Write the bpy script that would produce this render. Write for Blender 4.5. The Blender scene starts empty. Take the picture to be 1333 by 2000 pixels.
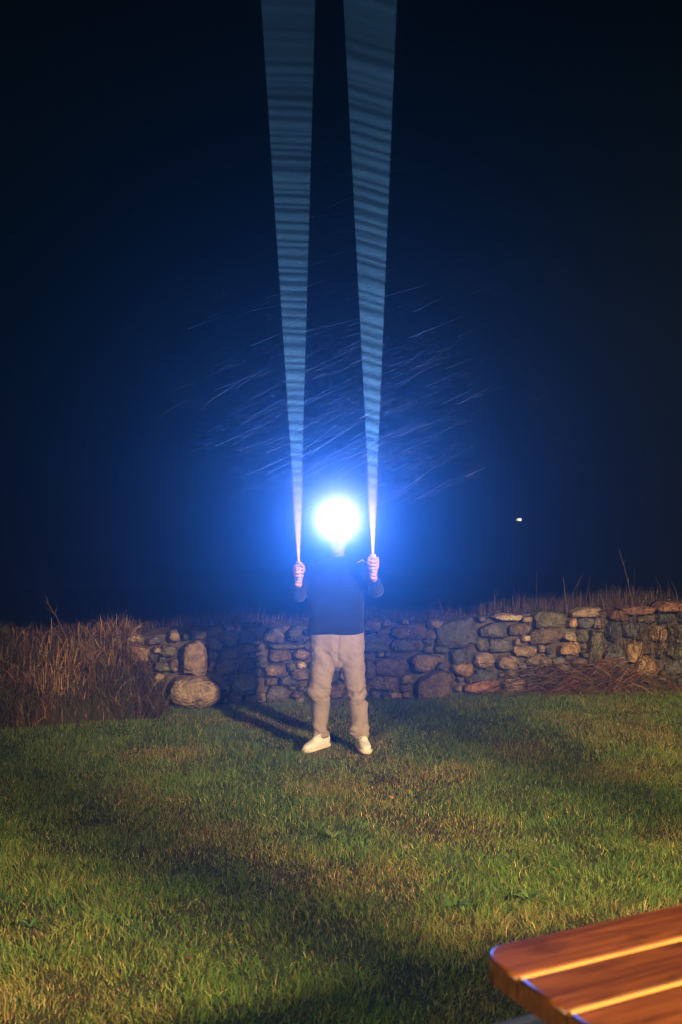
import bpy, bmesh, math, random
import numpy as np
from mathutils import Vector, Matrix, Euler

random.seed(7)
rng = np.random.default_rng(11)
R = math.radians
scene = bpy.context.scene
COL = scene.collection

# ------------------------------------------------------------------ camera
CAM_H = 1.5625
F = 1900.0                       # focal length in photograph pixels (2000 px tall)
HZ = 1040.0                      # horizon row
DP = 6.985                       # distance to the person
cam = bpy.data.cameras.new('camera')
cam_ob = bpy.data.objects.new('camera', cam)
COL.objects.link(cam_ob)
cam.sensor_fit = 'VERTICAL'
cam.sensor_height = 36.0
cam.lens = F / 2000.0 * 36.0
cam.clip_start = 0.05
cam.clip_end = 500
cam.dof.use_dof = True
cam.dof.focus_distance = DP
cam.dof.aperture_fstop = 3.5
cam_ob.location = (0, 0, CAM_H)
cam_ob.rotation_euler = (R(90), 0, 0)
cam.shift_y = 40 / 2000.0            # level camera, horizon a little below the middle
scene.camera = cam_ob

# ------------------------------------------------------------------ night sky
world = bpy.data.worlds.new('World')
scene.world = world
world.use_nodes = True
wn = world.node_tree
bg = wn.nodes['Background']
sky = wn.nodes.new('ShaderNodeTexSky')
sky.sky_type = 'NISHITA'
sky.sun_disc = False
sky.sun_elevation = R(4)
sky.sun_rotation = R(180)
tint = wn.nodes.new('ShaderNodeMix'); tint.data_type = 'RGBA'; tint.blend_type = 'MULTIPLY'
tint.inputs['Factor'].default_value = 1.0
tint.inputs['B'].default_value = (0.5, 1.7, 0.6, 1)          # sea air: greenish night sky
wn.links.new(sky.outputs[0], tint.inputs['A']); wn.links.new(tint.outputs['Result'], bg.inputs[0])
bg.inputs[1].default_value = 0.0006

# ------------------------------------------------------------------ lamps
def lamp(kind, name, loc, power, color, radius, direction=None, size=None, blend=0.0):
    l = bpy.data.lights.new(name, kind)
    l.energy = power
    l.color = color
    l.shadow_soft_size = radius
    if kind == 'SPOT':
        l.spot_size = size
        l.spot_blend = blend
    o = bpy.data.objects.new(name, l)
    COL.objects.link(o)
    o.location = loc
    if direction is not None:
        o.rotation_euler = Vector(direction).to_track_quat('-Z', 'Y').to_euler()
    return o

WARM = (1.0, 0.70, 0.36)
KEY = Vector((4.6, -1.6, 3.3))
lamp('SPOT', 'veranda_light', KEY, 10000, WARM, 0.21, (-.44, .86, -.80), R(77), 0.35)
lamp('SPOT', 'house_light', (-2.6, -3.2, 3.0), 1250, (1.0, 0.84, 0.46), 0.35, (.20, .9, -.75), R(84), 0.5)

# view
vs = scene.view_settings
vs.view_transform = 'Standard'
vs.look = 'None'
vs.exposure = 0.0
vs.gamma = 1.0
scene.render.engine = 'CYCLES'
cy = scene.cycles
cy.use_denoising = True
cy.use_light_tree = False
cy.use_adaptive_sampling = False
cy.filter_width = 1.3
cy.sample_clamp_direct = 60
world.cycles.sampling_method = 'NONE'
cy.max_bounces = 6
cy.diffuse_bounces = 2
cy.volume_bounces = 0
cy.transparent_max_bounces = 8
cy.sample_clamp_indirect = 4

# ------------------------------------------------------------------ helpers
def ground(px, py):
    """point of the level ground seen at a photograph pixel"""
    d = CAM_H * F / (py - HZ)
    return Vector(((px - 666.5) / F * d, d, 0))

def at(px, py, d):
    return Vector(((px - 666.5) / F * d, d, CAM_H - (py - HZ) / F * d))

def tag(o, label=None, cat=None, group=None, kind=None):
    if label: o['label'] = label
    if cat: o['category'] = cat
    if group: o['group'] = group
    if kind: o['kind'] = kind
    return o

def link(name, me, mat=None, parent=None):
    o = bpy.data.objects.new(name, me)
    COL.objects.link(o)
    if mat is not None and me is not None and len(me.materials) == 0:
        me.materials.append(mat)
    if parent is not None:
        o.parent = parent
    return o

def empty(name, loc=(0, 0, 0), rz=0.0):
    o = bpy.data.objects.new(name, None)
    COL.objects.link(o)
    o.location = loc
    o.rotation_euler = (0, 0, rz)
    o.empty_display_size = 0.1
    return o

def smooth(me, on=True):
    me.polygons.foreach_set('use_smooth', [on] * len(me.polygons))

def hash2(ix, iy, seed):
    n = (ix * 374761393 + iy * 668265263 + seed * 1442695041) & 0xFFFFFFFF
    n = ((n ^ (n >> 13)) * 1274126177) & 0xFFFFFFFF
    return ((n ^ (n >> 16)) & 0xFFFF) / 65535.0

def vnoise(x, y, seed=0):
    x = np.asarray(x, float); y = np.asarray(y, float)
    ix = np.floor(x).astype(np.int64); iy = np.floor(y).astype(np.int64)
    fx = x - ix; fy = y - iy
    fx = fx * fx * (3 - 2 * fx); fy = fy * fy * (3 - 2 * fy)
    a = hash2(ix, iy, seed); b = hash2(ix + 1, iy, seed)
    c = hash2(ix, iy + 1, seed); d = hash2(ix + 1, iy + 1, seed)
    return (a * (1 - fx) + b * fx) * (1 - fy) + (c * (1 - fx) + d * fx) * fy

def fbm(x, y, seed=0, octv=3):
    s = 0; a = 0.5; t = 0
    for k in range(octv):
        s = s + a * vnoise(np.asarray(x) * 2 ** k, np.asarray(y) * 2 ** k, seed + k * 17)
        t += a; a *= 0.5
    return s / t

def noise3(p, s, seed=0):
    p = np.asarray(p) * s
    return (vnoise(p[:, 0] + 3.1, p[:, 1] + p[:, 2] * 0.7, seed) + vnoise(p[:, 1] + 7.7, p[:, 2] - p[:, 0] * 0.6, seed + 5)
            + vnoise(p[:, 2] + 1.3, p[:, 0] + p[:, 1] * 0.5, seed + 9)) / 3 - 0.5

def gz(x, y):
    """small unevenness of the lawn"""
    return (fbm(np.asarray(x) * 1.1 + 40, np.asarray(y) * 1.1 + 40, 3) - 0.5) * 0.05

# ------------------------------------------------------------------ materials
def nodes(name):
    m = bpy.data.materials.new(name)
    m.use_nodes = True
    nt = m.node_tree
    return m, nt, nt.nodes['Principled BSDF']

def mat_plain(name, color, rough=0.8, noise_scale=30, amount=0.25, bump=0.0, spec=0.3, bump_scale=None, sheen=0.0):
    m, nt, b = nodes(name)
    b.inputs['Roughness'].default_value = rough
    b.inputs['Specular IOR Level'].default_value = spec
    if sheen: b.inputs['Sheen Weight'].default_value = sheen
    tc = nt.nodes.new('ShaderNodeTexCoord')
    n = nt.nodes.new('ShaderNodeTexNoise')
    n.inputs['Scale'].default_value = noise_scale
    n.inputs['Detail'].default_value = 5
    nt.links.new(tc.outputs['Object'], n.inputs['Vector'])
    mx = nt.nodes.new('ShaderNodeMix'); mx.data_type = 'RGBA'
    mx.inputs['A'].default_value = (*[c * (1 - amount) for c in color], 1)
    mx.inputs['B'].default_value = (*[min(1, c * (1 + amount)) for c in color], 1)
    nt.links.new(n.outputs['Fac'], mx.inputs['Factor'])
    nt.links.new(mx.outputs['Result'], b.inputs['Base Color'])
    if bump:
        n2 = nt.nodes.new('ShaderNodeTexNoise')
        n2.inputs['Scale'].default_value = bump_scale or noise_scale * 2
        n2.inputs['Detail'].default_value = 4
        nt.links.new(tc.outputs['Object'], n2.inputs['Vector'])
        bp = nt.nodes.new('ShaderNodeBump')
        bp.inputs['Strength'].default_value = bump
        bp.inputs['Distance'].default_value = 0.01
        nt.links.new(n2.outputs['Fac'], bp.inputs['Height'])
        nt.links.new(bp.outputs['Normal'], b.inputs['Normal'])
    return m

def mat_tint(name, rough=0.6, spec=0.25, trans=0.25):
    """colour comes from the 'tint' attribute of each blade"""
    m, nt, b = nodes(name)
    at_ = nt.nodes.new('ShaderNodeAttribute'); at_.attribute_name = 'tint'
    nt.links.new(at_.outputs['Color'], b.inputs['Base Color'])
    b.inputs['Roughness'].default_value = rough
    b.inputs['Specular IOR Level'].default_value = spec
    if trans:
        t = nt.nodes.new('ShaderNodeBsdfTranslucent')
        nt.links.new(at_.outputs['Color'], t.inputs['Color'])
        mx = nt.nodes.new('ShaderNodeMixShader'); mx.inputs[0].default_value = trans
        out = nt.nodes['Material Output']
        nt.links.new(b.outputs[0], mx.inputs[1]); nt.links.new(t.outputs[0], mx.inputs[2])
        nt.links.new(mx.outputs[0], out.inputs['Surface'])
    return m

def mat_stone():
    m, nt, b = nodes('stone')
    oi = nt.nodes.new('ShaderNodeObjectInfo')
    tc = nt.nodes.new('ShaderNodeTexCoord')
    geo = nt.nodes.new('ShaderNodeNewGeometry')
    n = nt.nodes.new('ShaderNodeTexNoise'); n.inputs['Scale'].default_value = 14; n.inputs['Detail'].default_value = 7
    n.inputs['Roughness'].default_value = 0.65
    nt.links.new(geo.outputs['Position'], n.inputs['Vector'])
    r = nt.nodes.new('ShaderNodeMapRange'); r.inputs[1].default_value = 0.3; r.inputs[2].default_value = 0.7
    r.inputs[3].default_value = 0.35; r.inputs[4].default_value = 1.6
    nt.links.new(n.outputs['Fac'], r.inputs[0])
    mul = nt.nodes.new('ShaderNodeMix'); mul.data_type = 'RGBA'; mul.blend_type = 'MULTIPLY'; mul.inputs['Factor'].default_value = 1
    nt.links.new(oi.outputs['Color'], mul.inputs['A'])
    nt.links.new(r.outputs[0], mul.inputs['B'])
    # lichen spots
    v = nt.nodes.new('ShaderNodeTexVoronoi'); v.inputs['Scale'].default_value = 16
    nt.links.new(geo.outputs['Position'], v.inputs['Vector'])
    n2 = nt.nodes.new('ShaderNodeTexNoise'); n2.inputs['Scale'].default_value = 5; n2.inputs['Detail'].default_value = 3
    nt.links.new(geo.outputs['Position'], n2.inputs['Vector'])
    th = nt.nodes.new('ShaderNodeMapRange'); th.inputs[1].default_value = 0.52; th.inputs[2].default_value = 0.75
    th.inputs[3].default_value = 0.0; th.inputs[4].default_value = 0.36
    nt.links.new(n2.outputs['Fac'], th.inputs[0])
    ls = nt.nodes.new('ShaderNodeMath'); ls.operation = 'LESS_THAN'
    nt.links.new(v.outputs['Distance'], ls.inputs[0]); nt.links.new(th.outputs[0], ls.inputs[1])
    lm = nt.nodes.new('ShaderNodeMath'); lm.operation = 'MULTIPLY'; lm.inputs[1].default_value = 0.55
    nt.links.new(ls.outputs[0], lm.inputs[0])
    mx = nt.nodes.new('ShaderNodeMix'); mx.data_type = 'RGBA'
    mx.inputs['B'].default_value = (0.55, 0.47, 0.36, 1)
    nt.links.new(lm.outputs[0], mx.inputs['Factor']); nt.links.new(mul.outputs['Result'], mx.inputs['A'])
    # moss
    n3 = nt.nodes.new('ShaderNodeTexNoise'); n3.inputs['Scale'].default_value = 2.6; n3.inputs['Detail'].default_value = 6
    nt.links.new(geo.outputs['Position'], n3.inputs['Vector'])
    mr = nt.nodes.new('ShaderNodeMapRange'); mr.inputs[1].default_value = 0.58; mr.inputs[2].default_value = 0.68
    mr.inputs[4].default_value = 0.55
    nt.links.new(n3.outputs['Fac'], mr.inputs[0])
    mm = nt.nodes.new('ShaderNodeMix'); mm.data_type = 'RGBA'; mm.inputs['B'].default_value = (0.07, 0.075, 0.03, 1)
    nt.links.new(mr.outputs[0], mm.inputs['Factor']); nt.links.new(mx.outputs['Result'], mm.inputs['A'])
    nt.links.new(mm.outputs['Result'], b.inputs['Base Color'])
    b.inputs['Roughness'].default_value = 0.9
    b.inputs['Specular IOR Level'].default_value = 0.2
    n4 = nt.nodes.new('ShaderNodeTexNoise'); n4.inputs['Scale'].default_value = 35; n4.inputs['Detail'].default_value = 8
    nt.links.new(geo.outputs['Position'], n4.inputs['Vector'])
    bp = nt.nodes.new('ShaderNodeBump'); bp.inputs['Strength'].default_value = 1.0; bp.inputs['Distance'].default_value = 0.05
    nt.links.new(n4.outputs['Fac'], bp.inputs['Height'])
    nt.links.new(bp.outputs['Normal'], b.inputs['Normal'])
    return m

def mat_wood(name, c1, c2, rough, along=(1, 14, 14), coat=0.0):
    m, nt, b = nodes(name)
    tc = nt.nodes.new('ShaderNodeTexCoord')
    oi = nt.nodes.new('ShaderNodeObjectInfo')
    add = nt.nodes.new('ShaderNodeVectorMath'); add.operation = 'ADD'
    sc = nt.nodes.new('ShaderNodeVectorMath'); sc.operation = 'SCALE'; sc.inputs['Scale'].default_value = 13
    cmb = nt.nodes.new('ShaderNodeCombineXYZ')
    for i in range(3): nt.links.new(oi.outputs['Random'], cmb.inputs[i])
    nt.links.new(cmb.outputs[0], sc.inputs[0])
    nt.links.new(tc.outputs['Object'], add.inputs[0]); nt.links.new(sc.outputs[0], add.inputs[1])
    mp = nt.nodes.new('ShaderNodeMapping'); mp.inputs['Scale'].default_value = along
    nt.links.new(add.outputs[0], mp.inputs['Vector'])
    n = nt.nodes.new('ShaderNodeTexNoise'); n.inputs['Scale'].default_value = 3.0; n.inputs['Detail'].default_value = 6
    n.inputs['Distortion'].default_value = 0.6
    nt.links.new(mp.outputs[0], n.inputs['Vector'])
    mx = nt.nodes.new('ShaderNodeMix'); mx.data_type = 'RGBA'
    mx.inputs['A'].default_value = (*c1, 1); mx.inputs['B'].default_value = (*c2, 1)
    rr = nt.nodes.new('ShaderNodeMapRange'); rr.inputs[1].default_value = 0.35; rr.inputs[2].default_value = 0.65
    nt.links.new(n.outputs['Fac'], rr.inputs[0])
    nt.links.new(rr.outputs[0], mx.inputs['Factor'])
    # dark blotches of worn varnish
    n2 = nt.nodes.new('ShaderNodeTexNoise'); n2.inputs['Scale'].default_value = 7; n2.inputs['Detail'].default_value = 4
    mp2 = nt.nodes.new('ShaderNodeMapping'); mp2.inputs['Scale'].default_value = (1, 2.6, 1)
    nt.links.new(add.outputs[0], mp2.inputs['Vector']); nt.links.new(mp2.outputs[0], n2.inputs['Vector'])
    r2 = nt.nodes.new('ShaderNodeMapRange'); r2.inputs[1].default_value = 0.53; r2.inputs[2].default_value = 0.68
    r2.inputs[4].default_value = 0.7
    nt.links.new(n2.outputs['Fac'], r2.inputs[0])
    m2 = nt.nodes.new('ShaderNodeMix'); m2.data_type = 'RGBA'
    m2.inputs['B'].default_value = (*[c * 0.45 for c in c1], 1)
    nt.links.new(r2.outputs[0], m2.inputs['Factor']); nt.links.new(mx.outputs['Result'], m2.inputs['A'])
    nt.links.new(m2.outputs['Result'], b.inputs['Base Color'])
    b.inputs['Roughness'].default_value = rough
    if coat:
        b.inputs['Coat Weight'].default_value = coat
        b.inputs['Coat Roughness'].default_value = 0.3
    bp = nt.nodes.new('ShaderNodeBump'); bp.inputs['Strength'].default_value = 0.25; bp.inputs['Distance'].default_value = 0.004
    nt.links.new(n.outputs['Fac'], bp.inputs['Height']); nt.links.new(bp.outputs['Normal'], b.inputs['Normal'])
    return m

def mat_emit(name, color, strength):
    m = bpy.data.materials.new(name); m.use_nodes = True
    nt = m.node_tree; nt.nodes.clear()
    e = nt.nodes.new('ShaderNodeEmission'); o = nt.nodes.new('ShaderNodeOutputMaterial')
    e.inputs[0].default_value = (*color, 1); e.inputs[1].default_value = strength
    nt.links.new(e.outputs[0], o.inputs['Surface'])
    m.cycles.emission_sampling = 'NONE'
    return m

M = {}
M['soil'] = mat_plain('soil', (0.045, 0.04, 0.02), 0.95, 9, 0.5, 0.6, 0.1)
M['grass'] = mat_tint('grass', 0.6, 0.2, 0.35)
M['dry'] = mat_tint('dry_stems', 0.75, 0.2, 0.15)
M['stone'] = mat_stone()
M['mortar'] = mat_plain('earth_fill', (0.10, 0.08, 0.06), 0.95, 14, 0.6, 1.0, 0.1)
M['varnish'] = mat_wood('varnished_wood', (0.065, 0.016, 0.004), (0.18, 0.052, 0.011), 0.36, coat=0.35)
M['strip'] = mat_wood('pale_wood', (0.60, 0.29, 0.055), (0.72, 0.38, 0.08), 0.6)
M['weathered'] = mat_wood('weathered_wood', (0.16, 0.15, 0.14), (0.27, 0.26, 0.25), 0.8)
M['sweater'] = mat_plain('navy_knit', (0.012, 0.016, 0.035), 0.95, 60, 0.25, 0.3, 0.1, 220, sheen=0.1)
M['trousers'] = mat_plain('beige_cotton', (0.28, 0.220, 0.193), 0.9, 40, 0.12, 0.25, 0.15, 260)
M['skin'] = mat_plain('skin', (0.55, 0.34, 0.26), 0.55, 25, 0.08, 0.08, 0.35)
M['hair'] = mat_plain('hair', (0.03, 0.02, 0.013), 0.6, 80, 0.4, 0.8, 0.3, 160)
M['shoe'] = mat_plain('off_white_leather', (0.74, 0.70, 0.66), 0.6, 30, 0.08, 0.1, 0.3)
M['sole'] = mat_plain('rubber_sole', (0.66, 0.56, 0.46), 0.7, 20, 0.15, 0.0, 0.3)
M['lace'] = mat_plain('laces', (0.8, 0.76, 0.7), 0.8, 50, 0.1)
M['black'] = mat_plain('black_plastic', (0.02, 0.02, 0.022), 0.4, 20, 0.2)
M['torch'] = mat_plain('white_aluminium', (0.75, 0.76, 0.78), 0.35, 40, 0.06, 0.0, 0.5)
M['eye'] = mat_plain('eye_white', (0.75, 0.73, 0.7), 0.25, 10, 0.02)
M['iris'] = mat_plain('iris', (0.05, 0.035, 0.02), 0.2, 10, 0.1)
M['lip'] = mat_plain('lip', (0.45, 0.2, 0.17), 0.5, 30, 0.1)
M['timber'] = mat_wood('timber', (0.2, 0.14, 0.09), (0.3, 0.22, 0.14), 0.7, along=(10, 10, 1))
M['leaf'] = mat_tint('leaf', 0.7, 0.15, 0.25)
def mat_water():
    m = bpy.data.materials.new('rain_water'); m.use_nodes = True      # drops pass light on forwards
    nt = m.node_tree; nt.nodes.clear()
    t = nt.nodes.new('ShaderNodeBsdfTranslucent'); t.inputs[0].default_value = (.95, .97, 1, 1)
    o = nt.nodes.new('ShaderNodeOutputMaterial'); nt.links.new(t.outputs[0], o.inputs['Surface'])
    return m
M['rain'] = mat_water()
M['rock'] = mat_plain('far_rock', (0.22, 0.19, 0.17), 0.95, 0.4, 0.4)

# ------------------------------------------------------------------ blade builder (grass, stems)
def blades(P, H, lean_az, lean, width, colr, segs=2, face_az=None, droop=0.3, flat=False):
    n = len(H)
    if face_az is None: face_az = rng.uniform(0, 2 * np.pi, n)
    sx, sy = np.cos(face_az), np.sin(face_az)
    dx, dy = np.cos(lean_az), np.sin(lean_az)
    nv = 2 * segs + 1
    V = np.empty((n, nv, 3)); C = np.empty((n, nv, 4)); C[..., 3] = 1
    for k in range(segs + 1):
        t = k / segs
        cx = P[:, 0] + dx * lean * H * t * t
        cy_ = P[:, 1] + dy * lean * H * t * t
        cz = P[:, 2] + H * (t - droop * lean * t * t)
        if k < segs:
            w = width * (1 - 0.55 * t) * 0.5
            V[:, 2 * k] = np.stack([cx - sx * w, cy_ - sy * w, cz], 1)
            V[:, 2 * k + 1] = np.stack([cx + sx * w, cy_ + sy * w, cz], 1)
            C[:, 2 * k, :3] = colr; C[:, 2 * k + 1, :3] = colr
        else:
            V[:, 2 * k] = np.stack([cx, cy_, cz], 1); C[:, 2 * k, :3] = colr
    loops = []; starts = []; tot = []; pos = 0
    base = (np.arange(n) * nv)[:, None]
    pat = []; cnt = []
    for k in range(segs - 1):
        pat += [2 * k, 2 * k + 1, 2 * k + 3, 2 * k + 2]; cnt.append(4)
    k = segs - 1
    pat += [2 * k, 2 * k + 1, 2 * k + 2]; cnt.append(3)
    L = (base + np.array(pat)[None, :]).ravel()
    T = np.tile(np.array(cnt), n)
    S = np.concatenate([[0], np.cumsum(T)[:-1]])
    me = bpy.data.meshes.new('blades')
    me.vertices.add(n * nv); me.vertices.foreach_set('co', V.ravel().astype(np.float32))
    me.loops.add(len(L)); me.loops.foreach_set('vertex_index', L.astype(np.int32))
    me.polygons.add(len(T)); me.polygons.foreach_set('loop_start', S.astype(np.int32))
    me.update(calc_edges=True)
    a = me.attributes.new('tint', 'FLOAT_COLOR', 'POINT')
    a.data.foreach_set('color', C.ravel().astype(np.float32))
    smooth(me)
    return me

def pick(cols, k):
    return np.array(cols)[k]

# ------------------------------------------------------------------ the ground
def build_ground():
    xs = np.concatenate([np.linspace(-64, -6, 16), np.linspace(-5.5, 5.5, 90), np.linspace(6, 64, 16)])
    ys = np.concatenate([np.linspace(-7, 1.5, 8), np.linspace(1.7, 10.4, 90), np.linspace(11.0, 90, 24)])
    X, Y = np.meshgrid(xs, ys)
    near = (np.abs(X) < 6) & (Y > 1.5) & (Y < 10.5)
    Z = np.where(near, gz(X, Y), 0.0)
    Z = Z - np.clip((Y - 11) * 0.12, 0, 1.6)
    V = np.stack([X, Y, Z], -1).reshape(-1, 3)
    nx, ny = len(xs), len(ys)
    Fc = [(j * nx + i, j * nx + i + 1, (j + 1) * nx + i + 1, (j + 1) * nx + i) for j in range(ny - 1) for i in range(nx - 1)]
    me = bpy.data.meshes.new('ground'); me.from_pydata(V.tolist(), [], Fc); smooth(me)
    tag(link('ground', me, M['soil']), 'dark soil of the lawn and the night field behind the wall', kind='structure')
build_ground()

def build_lawn():
    pts = []
    for y0, y1, dens in ((2.3, 3.6, 19000), (3.6, 5.0, 16000), (5.0, 7.0, 12000), (7.0, 9.9, 8600)):
        hw = 0.351 * y1 + 1.2
        n = int(dens * (y1 - y0) * 2 * hw)
        p = np.stack([rng.uniform(-hw, hw, n), rng.uniform(y0, y1, n)], 1)
        keep = np.abs(p[:, 0]) < 0.351 * p[:, 1] + 1.2
        pts.append(p[keep])
    p = np.concatenate(pts)
    x, y = p[:, 0], p[:, 1]
    # nothing grows through the wall
    wy = 8.605 + (x + 1.658) * 0.2108
    k = y < wy + 0.05
    x, y = x[k], y[k]; n = len(x)
    clump = fbm(x * 4.2, y * 4.2, 21, 2)
    big = fbm(x * 0.9 + 9, y * 0.9, 33, 3)
    tuft = vnoise(x * 9, y * 9, 44)
    thin = rng.random(n) < 0.35 + 0.9 * clump
    x, y, clump, big, tuft = x[thin], y[thin], clump[thin], big[thin], tuft[thin]; n = len(x)
    H = 0.022 + 0.036 * clump ** 1.3 * rng.uniform(0.6, 1.3, n) + 0.012 * (tuft > 0.78)
    H *= rng.uniform(0.7, 1.2, n)
    long_ = rng.random(n) < 0.025
    H[long_] *= rng.uniform(1.3, 1.8, long_.sum())
    # taller at the foot of the wall
    wy = 8.605 + (x + 1.658) * 0.2108
    H *= 1 + 1.1 * np.clip(1 - (wy - y) / 0.55, 0, 1)
    az = fbm(x * 5, y * 5, 55, 2) * 4 * np.pi + rng.normal(0, 1.3, n)
    lean = np.clip(rng.normal(0.75, 0.35, n), 0.05, 1.6)
    W = rng.uniform(0.0015, 0.0032, n) * (1 + 0.07 * (y - 3))
    green = np.array([0.060, 0.108, 0.018]); lush = np.array([0.046, 0.098, 0.022]); yell = np.array([0.135, 0.140, 0.034])
    brown = np.array([0.125, 0.080, 0.030]); straw = np.array([0.30, 0.22, 0.10])
    dryn = fbm(x * 1.6 + 20, y * 1.6 + 5, 77, 4)
    lushn = fbm(x * 1.2 + 60, y * 1.2 + 15, 97, 3)
    r = rng.random(n)
    c = np.tile(green, (n, 1))
    c[r < np.clip((lushn - 0.42) * 2.4, 0.15, 0.65)] = lush
    r = rng.random(n)
    c[r < np.clip((dryn - 0.32) * 1.9, 0.16, 0.6)] = yell
    r = rng.random(n)
    c[r < np.clip((dryn - 0.52) * 2.2, 0.05, 0.40)] = brown
    r = rng.random(n)
    c[r < 0.03 + np.clip((dryn - 0.5) * 0.3, 0, 0.08)] = straw
    c = c * (1.0 + 2.7 * rng.random((n, 1)) ** 1.3)
    P = np.stack([x, y, gz(x, y) - 0.003], 1)
    me = blades(P, H, az, lean, W, c, 2)
    tag(link('lawn_grass', me, M['grass']), 'rough green and brown lawn grass in front of the stone wall', 'grass', kind='stuff')
build_lawn()

# ------------------------------------------------------------------ stone wall
W0 = np.array([-1.658, 8.605]); WD = np.array([0.9785, 0.2062]); WN = np.array([0.2062, -0.9785])   # WN points at the camera
WRZ = math.atan2(WD[1], WD[0])

def wall_uz(px, py):
    """where a pixel's ray meets the wall's face: distance along it and height"""
    rx, rz = (px - 666.5) / F, -(py - HZ) / F
    t = (WN @ W0) / (WN @ np.array([rx, 1.0]))
    p = np.array([rx * t, t])
    return float((p - W0) @ WD), CAM_H + rz * t

TOP = [(-300, 1250), (0, 1248), (200, 1240), (300, 1232), (400, 1224), (440, 1217), (500, 1219), (600, 1213), (720, 1206), (860, 1209),
       (930, 1202), (1000, 1193), (1100, 1190), (1200, 1187), (1333, 1177), (1450, 1172)]
TU = [wall_uz(*t) for t in TOP]
TUx = [t[0] for t in TU]; TUz = [t[1] for t in TU]
def wall_top(u): return float(np.interp(u, TUx, TUz))
def wall_pt(u, z, out=0.0):
    q = W0 + WD * u + WN * out
    return Vector((q[0], q[1], z))

wall = empty('stone_wall', wall_pt(0, 0), WRZ)
tag(wall, 'low dry stone garden wall of mixed boulders behind the person', 'wall')

def build_core():
    us = np.linspace(-3.4, 7.0, 70)
    V = []; Fc = []
    for i, u in enumerate(us):
        t = wall_top(u) - 0.03 + 0.015 * math.sin(u * 7.3)
        for (o, z) in ((0.035, -0.1), (0.045, 0.3), (0.06, t - 0.02), (0.25, t + 0.02), (0.5, t - 0.02), (0.55, -0.9)):
            V.append((u, o, z))
    for i in range(len(us) - 1):
        for k in range(5):
            a = i * 6 + k
            Fc.append((a, a + 6, a + 7, a + 1))
    n = len(us) - 1
    Fc.append(tuple(range(6))); Fc.append(tuple(n * 6 + k for k in reversed(range(6))))
    me = bpy.data.meshes.new('core'); me.from_pydata(V, [], Fc)
    link('core', me, M['mortar'], wall)
build_core()

def stone_mesh(seed, power):
    """a broken block, unit half-size: uneven outline, flat face with worn edges"""
    r = np.random.default_rng(seed)
    bm = bmesh.new()
    bmesh.ops.create_cube(bm, size=2)
    bmesh.ops.subdivide_edges(bm, edges=bm.edges[:], cuts=4, use_grid_fill=True)
    P = np.array([v.co[:] for v in bm.verts])
    x, y, z = P[:, 0].copy(), P[:, 1].copy(), P[:, 2].copy()
    m = np.maximum(np.abs(x), np.abs(z)) + 1e-9
    sup = (np.abs(x / m) ** power + np.abs(z / m) ** power) ** (1 / power)      # square -> rounded outline
    ang = np.arctan2(z, x)
    wob = 1 + sum(r.uniform(-.07, .07) * np.cos(k * ang + r.uniform(0, 6.28)) for k in (2, 3, 4, 5, 7))
    X, Z = x / sup * wob, z / sup * wob
    for k in range(4):                                        # knocked-off corners
        a = r.uniform(0, 6.28); h = r.uniform(.82, 1.15)
        ov = np.clip(X * math.cos(a) + Z * math.sin(a) - h, 0, None)
        X, Z = X - ov * math.cos(a), Z - ov * math.sin(a)
    Y = y.copy()
    front = y < -.99
    edge = np.clip((m - .55) / .45, 0, 1)
    Y[front] = -1 + .30 * edge[front] ** 3
    tx, tz = r.uniform(-.16, .16), r.uniform(-.16, .16)
    Y = Y + np.where(y < 0, (X * tx + Z * tz), 0)
    P = np.stack([X, Y, Z], 1)
    P[:, 1] += (noise3(P, 1.9, seed) * .45 + noise3(P + 9, 4.2, seed + 8) * .30) * (y < 0)
    P[:, [0, 2]] += (noise3(P + 5, 3.5, seed + 3) * .12)[:, None]
    mm = np.abs(P).max(0); mm[1] = 1
    P = P / mm[None, :]
    for v, q in zip(bm.verts, P): v.co = q
    me = bpy.data.meshes.new('stone'); bm.to_mesh(me); bm.free()
    smooth(me); me.materials.append(M['stone'])
    return me
ROUND = [stone_mesh(100 + i, 2.6) for i in range(8)]
BLOCK = [stone_mesh(200 + i, 8.0) for i in range(14)]

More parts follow.
